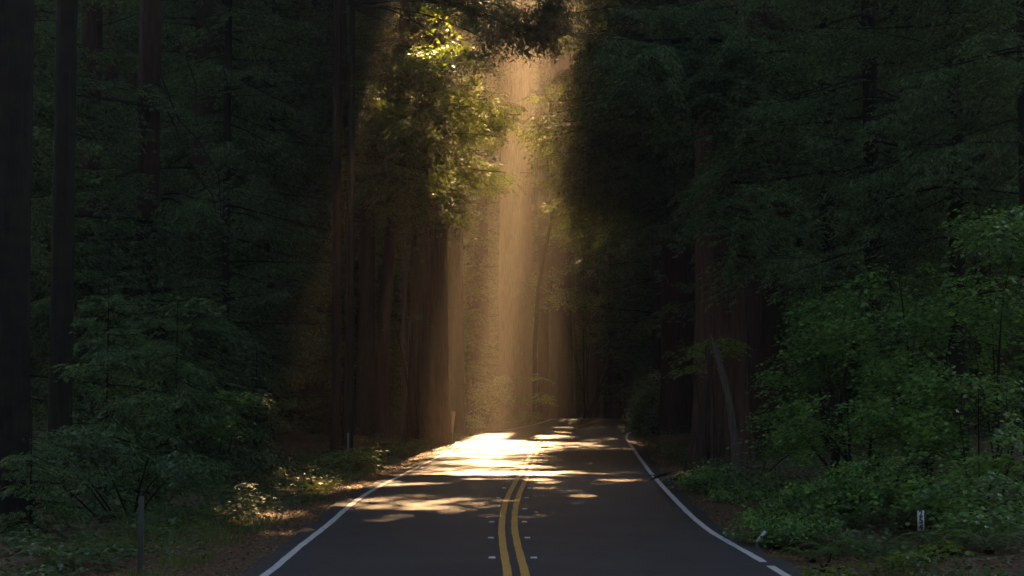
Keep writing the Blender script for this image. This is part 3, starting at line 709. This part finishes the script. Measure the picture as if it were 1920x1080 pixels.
# ================================================================== SHRUBS
SH = [
 # name, base px, base d, blobs, label, mat, kind, size, dens
 ('hazel_bush', 1570, 42, [(1560, 590, 41, 70, 45, 1.3), (1490, 690, 42, 55, 40, 1.2), (1600, 680, 41, 80, 50, 1.3), (1640, 560, 41, 70, 50, 1.2), (1530, 640, 41, 40, 30, 1), (1480, 770, 42, 50, 40, 1.2), (1570, 760, 41, 80, 45, 1.2), (1480, 840, 41, 60, 35, 1.1), (1580, 840, 40, 80, 45, 1.2)], 'wide hazel bush whose pale leaf tips reach out towards the black trunks', M_LEAF, 'lobed', .10, 1.5),
 ('hazel_bush', 1730, 38, [(1720, 520, 37, 80, 50, 1.3), (1800, 590, 37, 90, 60, 1.3), (1690, 600, 37, 70, 55, 1.2), (1760, 690, 36, 90, 60, 1.2), (1680, 700, 37, 80, 50, 1.2), (1640, 630, 38, 70, 50, 1.2)], 'tall hazel bush in the middle of the bank under the hanging conifer sprays', M_LEAF, 'lobed', .10, 1.5),
 ('hazel_bush', 1870, 35, [(1880, 440, 35, 70, 60, 1.2), (1900, 560, 34, 80, 60, 1.2), (1860, 660, 34, 90, 60, 1.2), (1820, 730, 33, 90, 50, 1.1)], 'tallest hazel bush, bluish green, at the picture edge', M_LEAF, 'lobed', .10, 1.5),
 ('hazel_bush', 1640, 36, [(1600, 780, 35, 90, 50, 1.2), (1700, 800, 34, 90, 55, 1.2), (1530, 820, 36, 60, 40, 1.1), (1640, 860, 34, 90, 40, 1.1), (1740, 860, 33, 80, 45, 1.1), (1700, 930, 31, 70, 35, 1.0), (1600, 940, 32, 60, 30, .9), (1790, 920, 30, 60, 40, 1.0)], 'dense dark-green bush low on the bank, above the ferns', M_LEAF, 'lobed', .09, 1.5),
 ('hazel_bush', 1830, 31, [(1820, 800, 30.5, 90, 60, 1.1), (1900, 760, 30.5, 70, 70, 1.1), (1880, 900, 29, 80, 60, 1.1), (1850, 970, 28, 70, 40, .9)], 'dim bush behind the mile marker at the picture edge', M_LEAF, 'lobed', .09, 1.3),
 ('bramble_bush', 1420, 44, [(1400, 880, 43, 70, 38, 1.2), (1460, 840, 43.5, 60, 40, 1.2), (1350, 880, 44, 35, 25, .9), (1480, 910, 41, 60, 35, 1)], 'low bramble mound with small light-green leaves at the foot of the grey snag', M_LEAF, 'oval', .07, 2.0),
 ('bramble_bush', 1560, 34, [(1540, 930, 33, 80, 40, 1.0), (1640, 900, 32.5, 80, 45, 1.0)], 'tangled bramble behind the leaning white reflector post', M_LEAF, 'oval', .07, 1.8),
 ('bramble_bush', 1440, 31, [(1445, 975, 30.5, 45, 26, .7), (1500, 985, 29.5, 50, 28, .7), (1400, 945, 33, 35, 20, .7)], 'low green bramble between the leaning white reflector and the taller bushes', M_LEAF, 'oval', .07, 1.8),
 ('bramble_bush', 1350, 44, [(1330, 900, 43, 40, 22, .9), (1385, 920, 40, 45, 24, .9)], 'small fresh-green bramble at the verge just past the fallen branch', M_LEAF, 'oval', .07, 1.8),
 ('leafy_weed', 1545, 25.5, [(1540, 1065, 25, 60, 22, .35), (1590, 1070, 24.6, 40, 20, .3)], 'bright green lobed weed low beside the broken edge line', M_MAPLE, 'lobed', .10, 1.6),
 ('leafy_weed', 1735, 25.5, [(1730, 1040, 25, 45, 18, .3), (1765, 1025, 25.2, 25, 14, .3)], 'yellow-green weed in front of the mile marker post', M_MAPLE, 'lobed', .09, 1.5),
 ('roadside_bush', 1222, 90, [(1218, 745, 88, 26, 42, 1.3), (1210, 785, 87.5, 20, 28, .9), (1235, 700, 90, 22, 30, 1.3)], 'small lit green bush at the inside of the bend', M_LEAF, 'oval', .12, 2.2),
 ('roadside_bush', 905, 108, [(925, 735, 106, 34, 28, 1.4), (900, 770, 104, 35, 22, 1.2), (955, 712, 107, 26, 14, 1.1), (880, 790, 101, 30, 16, 1.1)], 'pale hazy shrub at the bottom of the light shaft', M_LEAF, 'oval', .14, 2.2),
 ('roadside_bush', 980, 113, [(985, 780, 110, 40, 10, 1.0), (950, 788, 107, 30, 9, .8)], 'low green mound at the outside of the bend before the glowing redwood', M_FERN, 'oval', .12, 2.4),
 ('roadside_bush', 625, 55, [(620, 870, 54, 50, 22, 1.0), (660, 850, 54.5, 34, 16, .8), (580, 885, 54, 40, 16, .9)], 'roadside bush with sunlit leaf tips around the thin grey post', M_LEAF, 'lobed', .14, 1.8),
 ('hazel_bush', 400, 44, [(430, 740, 43, 45, 14, .8), (340, 740, 43, 70, 24, 1.1), (370, 790, 43, 60, 26, 1.2), (300, 760, 44, 50, 30, 1.1)], 'hazel bush with flat blue-green leaf layers in the dark stand left of the road', M_LEAF, 'lobed', .11, 1.4),
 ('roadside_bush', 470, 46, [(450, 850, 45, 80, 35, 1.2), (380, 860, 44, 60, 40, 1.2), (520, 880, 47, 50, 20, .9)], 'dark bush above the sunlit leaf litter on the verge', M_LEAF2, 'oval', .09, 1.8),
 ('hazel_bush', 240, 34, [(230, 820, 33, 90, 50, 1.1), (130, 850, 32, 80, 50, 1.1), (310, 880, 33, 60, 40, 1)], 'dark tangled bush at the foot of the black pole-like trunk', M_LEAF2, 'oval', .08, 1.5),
 ('leafy_sprout', 1332, 53, [(1322, 655, 52.3, 26, 16, .4), (1305, 690, 52.4, 18, 10, .3), (1350, 640, 52.5, 20, 12, .4)], 'sprig of yellow-green leaves on the ribbed redwood beside the snag top', M_MAPLE, 'oval', .12, 1.5),
 ('leafy_sprout', 1012, 113, [(1016, 745, 112.5, 12, 12, .4), (1016, 705, 112.5, 8, 8, .3)], 'pale small sprout over the short post at the crest', M_LEAF, 'oval', .14, 1.8),
 ('leafy_branch_bush', 780, 74, [(768, 594, 71, 24, 5, .5), (748, 602, 71.5, 20, 5, .4)], 'thin flat leafy spray across the front of the massive ribbed redwood', M_LEAF2, 'oval', .10, 1.5),
 ('hazel_bush', 1100, 122, [(1070, 560, 120, 45, 25, 1.5), (1020, 540, 119, 30, 40, 1.5), (1130, 500, 122, 60, 40, 1.6), (1180, 560, 124, 50, 40, 1.5), (1100, 440, 122, 70, 40, 1.8), (1190, 480, 122, 40, 50, 1.5)], 'tall broadleaf thicket hanging over the far dark trunks past the crest', M_LEAF, 'oval', .16, 1.8),
]
for i, (nm, px, d, bl, lb, mt, kd, sz, dn) in enumerate(SH):
    shrub(nm, ground(px, d), [blob_px(*b) for b in bl], lb, 'bush' if 'weed' not in nm and 'sprout' not in nm else 'plant', mt, kd, sz, dn, 7, seed=i * 7 + 1, r0=.05 if len(bl) > 4 else .022, shell=.25)

# ------------------------------------------------------------------ ferns
def fern_np(R, nf, seed):
    g = np.random.default_rng(seed); base, dv, ln = [], [], []
    for k in range(nf):
        az = k / nf * 2 * PI + g.normal(0, .25); L = R * g.uniform(.7, 1.15); h = .65 * L
        for s in np.linspace(.06, 1, 24):
            p = np.array([math.cos(az) * L * s, math.sin(az) * L * s, h * (1.9 * s - 1.75 * s * s) + .02])
            sl = .16 * L * (1 - (abs(s - .35) / .68) ** 1.6) + .02
            for sd in (-1, 1):
                a2 = az + sd * 1.15
                base.append(p); dv.append([math.cos(a2), math.sin(a2), -.25]); ln.append(sl)
    base = np.array(base); dv = np.array(dv); dv /= np.linalg.norm(dv, axis=1)[:, None]; ln = np.array(ln)
    nr = np.tile([0, 0, 1.0], (len(base), 1)) + g.normal(0, .15, (len(base), 3))
    return leaflets(base, dv, nr, ln, np.full(len(base), .013 * (R / .7)))
FM = [mesh_np('fronds', *(lambda a: (a[0], [a[1]]))(fern_np(.7, 15, 40 + k)), M_FERN) for k in range(3)]
FR_ = mesh_np('rootstock', *tube([[0, 0, -.1], [0, 0, .03], [0, 0, .08]], [.07, .06, .02], 8), M_DARK, True)
ferns = [(1560, 28.5), (1640, 27.5), (1480, 31), (1600, 31), (1690, 30.5), (1430, 35), (1370, 40), (1500, 36), (1780, 27), (1850, 26), (1450, 29.5), (1520, 27), (1310, 46), (1800, 29.5),
         (120, 26), (40, 28), (200, 28), (330, 30), (260, 33), (420, 34), (90, 33), (350, 36), (180, 38), (20, 24.6), (430, 40), (590, 58), (700, 64)]
for i, (px, d) in enumerate(ferns):
    g = ground(px, d)
    o = bpy.data.objects.new('sword_fern', None); COL.objects.link(o); o.location = tuple(g); o.rotation_euler = (0, 0, rng.uniform(0, 6)); k_ = rng.uniform(.75, 1.35); o.scale = (k_, k_, k_)
    link('fronds', FM[i % 3], o); link('rootstock', FR_, o)
    R_ = px > 960
    tag(o, 'sword fern arching on the shaded leafy bank between brambles and edge line' if R_ else 'sword fern in the dim undergrowth left of the verge', 'fern', 'ferns on the bank' if R_ else 'ferns in the dim undergrowth')

# ------------------------------------------------------------------ ground cover, grass, litter
def scatter(n, y0, y1, side, e0, e1, pw=1.0):
    y = rng.uniform(0, 1, n) ** 1.0 * (y1 - y0) + y0; e = e0 + (e1 - e0) * rng.uniform(0, 1, n) ** pw
    x = XL(y) - .32 - e if side < 0 else XR(y) + .32 + e
    return x, y
A = Acc()
for side, n, y0, y1, e0, e1 in ((-1, 9000, 26, 80, .8, 3.0), (-1, 26000, 20, 60, 1.9, 14), (1, 34000, 20, 60, .9, 12), (-1, 9000, 60, 125, 1.5, 14), (1, 8000, 60, 110, 1.2, 10)):
    x, y = scatter(n, y0, y1, side, e0, e1, 1.3)
    k = (vn(x * .9, y * .9) + vn(x * 3, y * 3) * .4 > .6) & ~((x > 5.5) & (x < 6.3) & (y > 25.3) & (y < 27.4)) & ~((x > 3.3) & (x < 4.3) & (y < 29.5)); x, y = x[k], y[k]
    z = GZ(x, y) + rng.uniform(.02, .40 if side < 0 else .60, len(x)) * (.4 + vn(x * .7 + 5, y * .7)) * np.where((x > 5) & (x < 6.8) & (y < 27.4), .3, 1)
    V, Q = leaves_np(np.stack([x, y, z], 1), rng.uniform(0, 6.3, len(x)), rng.uniform(-.3, .7, len(x)), rng.uniform(.05, .12, len(x)), 'lobed')
    A.add(V, [Q])
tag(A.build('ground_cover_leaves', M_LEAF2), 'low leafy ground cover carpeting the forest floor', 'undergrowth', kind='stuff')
A = Acc()
for side, n, y0, y1, e0, e1 in ((-1, 22000, 22, 75, .7, 3.2), (1, 5000, 22, 75, .5, 2.0), (-1, 3000, 70, 118, .4, 1.8), (1, 1500, 75, 100, .3, 1.4)):
    x, y = scatter(n, y0, y1, side, e0, e1, 1.0)
    k = vn(x * 1.3 + 3, y * 1.1) > .55; x, y = x[k], y[k]; n_ = len(x)
    z = GZ(x, y); b0 = np.stack([x, y, z - .01], 1)
    dv = np.stack([rng.normal(0, .35, n_), rng.normal(0, .35, n_), np.ones(n_)], 1); dv /= np.linalg.norm(dv, axis=1)[:, None]
    nr = np.stack([rng.normal(0, .3, n_), -np.ones(n_), rng.normal(0, .3, n_)], 1)
    V, Q = leaflets(b0, dv, nr, rng.uniform(.08, .30, n_), np.full(n_, .006)); A.add(V, [Q])
tag(A.build('grass', M_GRASS), 'thin grass and weeds on the road verges', 'grass', kind='stuff')
A = Acc()
for side, n, y0, y1, e0, e1 in ((-1, 42000, 22, 80, -.15, 3.0), (1, 14000, 22, 70, -.1, 1.6), (-1, 9000, 80, 122, -.2, 2.5), (1, 4000, 70, 100, -.2, 1.6)):
    x, y = scatter(n, y0, y1, side, e0, e1, .9)
    e = np.where(x < 3, XL(y) - .32 - x, x - XR(y) - .32)
    z = np.where(e < .08, RZ(y) + .006, GZ(x, y) + .012 + rng.uniform(0, .03, n))
    k = (e > .1) | (rng.random(n) < .4); x, y, z = x[k], y[k], z[k]; n_ = len(x)
    V, Q = leaves_np(np.stack([x, y, z], 1), rng.uniform(0, 6.3, n_), rng.uniform(-.4, .4, n_), rng.uniform(.025, .07, n_), 'oval'); A.add(V, [Q])
for k in range(160):   # few leaves blown onto the asphalt
    pass
tag(A.build('leaf_litter', M_LITTER), 'dry brown leaf litter along both road edges', 'leaf litter', kind='stuff')

# ================================================================== SMALL THINGS
# raised markers along the double yellow line
M_RPM = simple('marker_ceramic', (.62, .62, .60), .35, .1)
Vb = np.array([[-.05, -.05, 0], [.05, -.05, 0], [.05, .05, 0], [-.05, .05, 0], [-.042, -.025, .018], [.042, -.025, .018], [.042, .025, .018], [-.042, .025, .018]])
MB_ = mesh_np('raised_road_marker', Vb, [np.array([[0, 1, 5, 4], [1, 2, 6, 5], [2, 3, 7, 6], [3, 0, 4, 7], [4, 5, 6, 7]])], M_RPM)
for y, a, b_ in [(1047, 1, 1), (1010, 1, 1), (980, 1, 1), (955, 0, 1), (934, 1, 1), (916, 1, 1), (903, 1, 1), (893, 1, 1), (881, 1, 0), (875, 0, 1), (862, 1, 1), (845, 1, 1), (830, 1, 1), (818, 1, 1), (810, 1, 1), (804, 1, 1)]:
    d = drow(y)
    for s_, on in ((-1, a), (1, b_)):
        if on:
            tag(link('raised_road_marker', MB_, None, (float(XC(d)) + s_ * .30, d, float(RZ(d)) + .002)), 'small raised pale marker beside the double yellow line, ' + ('left row' if s_ < 0 else 'right row'), 'road marker', 'raised markers left of the yellow lines' if s_ < 0 else 'raised markers right of the yellow lines')

M_POST = simple('dark_green_post_paint', (.05, .055, .045), .6, .3); M_POSTG = simple('grey_post', (.16, .16, .15), .6, .3)
M_PANEL = simple('white_panel', (.55, .57, .6), .5, .12); M_INK = simple('dark_ink', (.03, .03, .035), .6, .1)
M_WOOD = simple('pale_marker_plastic', (.55, .36, .2), .5, .2)
def bpost(name, g, w, t_, h, mat, label, lean=(0, 0)):
    root = thing(name, g, label, 'post')
    A = Acc(); V, Fs = box(-w / 2, w / 2, -t_ / 2, t_ / 2, -.2, h); V[V[:, 2] > 0] *= np.array([.92, .92, 1])
    V[:, 0] += lean[0] * np.clip(V[:, 2], 0, 9); V[:, 1] += lean[1] * np.clip(V[:, 2], 0, 9); A.add(V, Fs); o = A.build('post', mat, root)
    md = o.modifiers.new('b', 'BEVEL'); md.width = .006; md.segments = 2
    return root
g = ground(267, 24.8); bpost('roadside_post', g, .075, .05, 1.05, M_POST, 'plain dark post standing in the low undergrowth near the viewer')
g = ground(653, 54); bpost('roadside_post', g, .06, .05, 1.15, M_POSTG, 'thin grey post in the roadside bush with sunlit leaf tips')
g = ground(1013, 113); bpost('roadside_post', g, .09, .05, .85, M_POSTG, 'short pale post at the crest beside the glowing redwood')
# tapered marker at the massive redwood
g = ground(849, 74.3); root = thing('tapered_marker', g, 'pale orange tapered marker lit from behind, leaning on the massive redwood root', 'marker')
A = Acc(); hh = np.linspace(0, 1, 14)
ring = []
zb = P(850, 812, 74)[2] - g[2]; zt = P(850, 771, 74)[2] - g[2]
pts = np.array([[-.01 + .03 * q, 0, zb - .5 * (1 - q) * 0 + (zt - zb) * q] for q in hh]); rad = .03 + .065 * hh ** 1.2; rad[-1] *= .75
V, Fs = tube(pts, rad, 14); V[:, 1] *= .45; A.add(V, Fs); A.build('marker_blade', M_WOOD, root, smooth=True)
A = Acc(); A.add(*tube([[-.02, 0, -.2], [-.01, 0, zb + .02]], [.022, .022], 8)); A.build('stake', M_POSTG, root)
# mile marker
g = ground(1723, 27); kpp = 27 / F_PX
root = thing('mile_marker', g, 'narrow white mile marker panel with stacked dark digits on a dark wooden post', 'mile marker')
zt = P(1723, 957, 27)[2] - g[2]; zb = P(1723, 995, 27)[2] - g[2]
A = Acc(); A.add(*box(-.038, .038, -.02, .02, -.3, zt - .03)); A.build('post', M_POST, root)
A = Acc(); A.add(*box(-.048, .048, -.031, -.022, zb, zt)); pn = A.build('panel', M_PANEL, root)
for k, ch in enumerate('254'):
    cu = bpy.data.curves.new('digit', 'FONT'); cu.body = ch; cu.size = .125; cu.align_x = 'CENTER'; cu.align_y = 'CENTER'; cu.extrude = .001; cu.offset = .003
    tmp = bpy.data.objects.new('tmp', cu); COL.objects.link(tmp); dg = bpy.context.evaluated_depsgraph_get()
    me = bpy.data.meshes.new_from_object(tmp.evaluated_get(dg)); bpy.data.objects.remove(tmp); me.materials.clear(); me.materials.append(M_INK)
    o = bpy.data.objects.new('digit', me); COL.objects.link(o); o.parent = pn; o.location = (0, -.0335, zt - (zt - zb) * (k + .5) / 3); o.rotation_euler = (PI / 2, 0, 0)
# leaning reflector
d = 29; g = ground(1415, d); root = thing('leaning_reflector', g, 'small white reflector blade leaning over at the verge near the broken edge line', 'reflector')
a0 = P(1419, 1016, d) - g; a1 = P(1435, 996, d) - g
A = Acc(); A.add(*tube([[0, 0, -.1], a0 * .9, a0 + (a1 - a0) * .3], [.012, .012, .010], 8)); A.build('stake', M_POSTG, root)
dv = (a1 - a0); L = np.linalg.norm(dv); dv /= L; sd = np.cross(dv, [0, -1, 0]); sd /= np.linalg.norm(sd); nn = np.array([0, -1.0, 0])
def slab(c0, c1, w, t0, t1):
    V = [c + sd * s * w + nn * t for t in (t0, t1) for c in (c0, c1) for s in (-1, 1)]
    return np.array(V), [np.array([[0, 1, 3, 2], [4, 6, 7, 5], [0, 4, 5, 1], [2, 3, 7, 6], [0, 2, 6, 4], [1, 5, 7, 3]])]
A = Acc(); A.add(*slab(a0, a1, .022, .012, .018)); A.build('blade', M_PANEL, root)
A = Acc(); A.add(*slab(a0 + dv * L * .42, a0 + dv * L * .56, .014, .018, .021)); A.build('reflector', M_INK, root)

# leaning snag, dark leaning stump, fallen branch
d = 47; pts = [P(x, y, d) for x, y in [(1382, 870), (1377, 820), (1370, 770), (1360, 720), (1349, 680), (1338, 642)]]
g = ground(1382, d); root = thing('dead_snag', g, 'leaning grey-brown dead stem without bark in front of the ribbed redwood', 'dead tree')
pts[0] = g + np.array([0, 0, -.2]); V, Fs = trunk_np(np.array(pts) - g, .095, .07, .1, .12, 20, 40, 5); link('trunk', mesh_np('trunk', V, Fs, M_GREY, True), root)
A = Acc(); pe = np.array(pts[-1]) - g; A.add(*tube([pe + [0, 0, -.1], pe + [-.05, 0, .12], pe + [-.10, .02, .22]], [.07, .03, .006], 6))
A.add(*tube([pe + [.04, 0, -.15], pe + [.10, 0, .05]], [.04, .006], 6)); A.build('broken_top', M_GREY, root)
d = 48.5; pts = [P(x, y, d) for x, y in [(1298, 905), (1300, 860), (1308, 810), (1322, 760), (1332, 700), (1325, 650)]]
g = ground(1298, d); root = thing('leaning_stump', g, 'gnarled dark leaning stump at the verge with the fallen branch at its foot', 'tree stump')
pts[0] = g + np.array([0, 0, -.2]); V, Fs = trunk_np(np.array(pts) - g, .21, .05, .6, .22, 40, 60, 3, .6); link('trunk', mesh_np('trunk', V, Fs, M_RED, True), root)
A = Acc()
for q in [(.8, -.5), (-.5, -.6), (.3, -1.0), (-.8, -.1)]:
    A.add(*tube([[0, 0, .35], [q[0] * .4, q[1] * .4, .12], [q[0] * .8, q[1] * .8, .0], [q[0] * 1.2, q[1] * 1.2, -.12]], [.16, .11, .07, .03], 8))
A.build('roots', M_DARK, root, smooth=True)
A = Acc(); g = ground(1240, 47); zr = float(RZ(47))
pt = lambda px, z: np.array([P(px, 800, 47)[0], 47, z])
A.add(*tube([pt(1219, zr + .03), pt(1228, zr + .10), pt(1240, zr + .16), pt(1255, zr + .20), pt(1272, zr + .24)], [.015, .03, .035, .04, .05], 7))
A.add(*tube([pt(1232, zr + .12), pt(1222, zr + .17), pt(1214, zr + .13)], [.02, .012, .005], 5))
o = A.build('fallen_branch', M_DARK, smooth=True); tag(o, 'dark fallen branch poking onto the white edge line', 'branch')

# ================================================================== UNSEEN CANOPY added to block the sun: leaf cards with gaps cut for the beams
def sky_slot(x, y): return ((x > -16) & (x < 24) & (y > -48) & (y < 24)) | ((x < -19.5) & (y > 10) & (y < 78)) | ((x > 20.5) & (y > 10) & (y < 76)) | ((x > -64) & (x < -33) & (y > 94) & (y < 132)) | ((x > 35) & (x < 60) & (y > 94) & (y < 125))        # openings left in the added canopy to let sky light in
def cards(x, y, z, s0, s1, tilt=.9):
    n = len(x); return leaves_np(np.stack([x, y, z], 1), rng.uniform(0, 6.3, n), rng.uniform(-tilt, tilt, n), rng.uniform(s0, s1, n), 'oval')
A = Acc()
n = 700000
x = rng.uniform(-75, 90, n); y = rng.uniform(-75, 410, n); z = 30 + 14 * rng.random(n) + 3 * vn(x * .1, y * .1)
k = ~sky_slot(x, y); x, y, z = x[k], y[k], z[k]
V, Q = cards(x, y, z, 1.3, 2.0)
o_, nr_ = open_to_sun(V); k = ~nr_.reshape(len(Q), -1).any(1); A.add(V, [Q[k]])
n = 330000
y = rng.uniform(60, 350, n); x = rng.uniform(-1, 1, n) * (.29 * (y - 48) + 6) + 2; z = rng.uniform(33, 45, n); k = ~sky_slot(x, y); x, y, z = x[k], y[k], z[k]
V, Q = cards(x, y, z, 1.3, 2.0); o_, nr_ = open_to_sun(V); k = ~nr_.reshape(len(Q), -1).any(1); A.add(V, [Q[k]])
n = 2600000
x = rng.uniform(-14, 20, n); y = rng.uniform(58, 190, n); z = 34 + 9 * rng.random(n)
o_, nr_ = open_to_sun(np.stack([x, y, z], 1)); x, y, z, o_ = x[nr_], y[nr_], z[nr_], o_[nr_]
k = rng.random(len(x)) < -np.log(np.clip(o_, .001, 1)) / 33; x, y, z = x[k], y[k], z[k]
print('fine canopy', len(x))
V, Q = cards(x, y, z, .28, .6); A.add(V, [Q])
tag(A.build('added_shade_canopy', M_NEEDLE), 'unseen leaf canopy added to shade the forest, with gaps for the sun', 'canopy', kind='stuff')
A = Acc()                                                          # dense belt of leaf cards added all round to shut out horizon light
per = [(-72, -72), (88, -72), (88, 326), (-72, 326), (-72, -72)]
for (xa, ya), (xb, yb) in zip(per[:-1], per[1:]):
    L = math.hypot(xb - xa, yb - ya); n = int(L * 46 * 2.2); u = rng.random(n)
    x = xa + (xb - xa) * u + rng.normal(0, 1.5, n); y = ya + (yb - ya) * u + rng.normal(0, 1.5, n); z = rng.uniform(-3, 44, n) + GZ(x, y) * 0
    A.add(*(lambda a: (a[0], [a[1]]))(cards(x, y, z, 1.4, 2.4, 1.5)))
tag(A.build('added_foliage_belt', M_NEEDLE), 'belt of foliage added round the forest to shut out low sky light', 'forest', kind='stuff')

# ================================================================== HAZE
m = bpy.data.materials.new('forest_haze'); m.use_nodes = True; t = m.node_tree
t.nodes.remove(t.nodes['Principled BSDF'])
pv = N(t, 'ShaderNodeVolumePrincipled'); pv.inputs['Color'].default_value = (1.0, .93, .80, 1)
pv.inputs['Density'].default_value = .0011; pv.inputs['Anisotropy'].default_value = .76
t.links.new(pv.outputs[0], t.nodes['Material Output'].inputs['Volume'])
A = Acc(); A.add(*box(-130, 150, -8, 900, -4, 54)); tag(A.build('haze', m), 'thin golden haze in the air of the forest', 'haze', kind='stuff')
print('faces', sum(len(o.data.polygons) for o in bpy.data.objects if o.type == 'MESH'), 'unique', sum(len(q.polygons) for q in bpy.data.meshes))
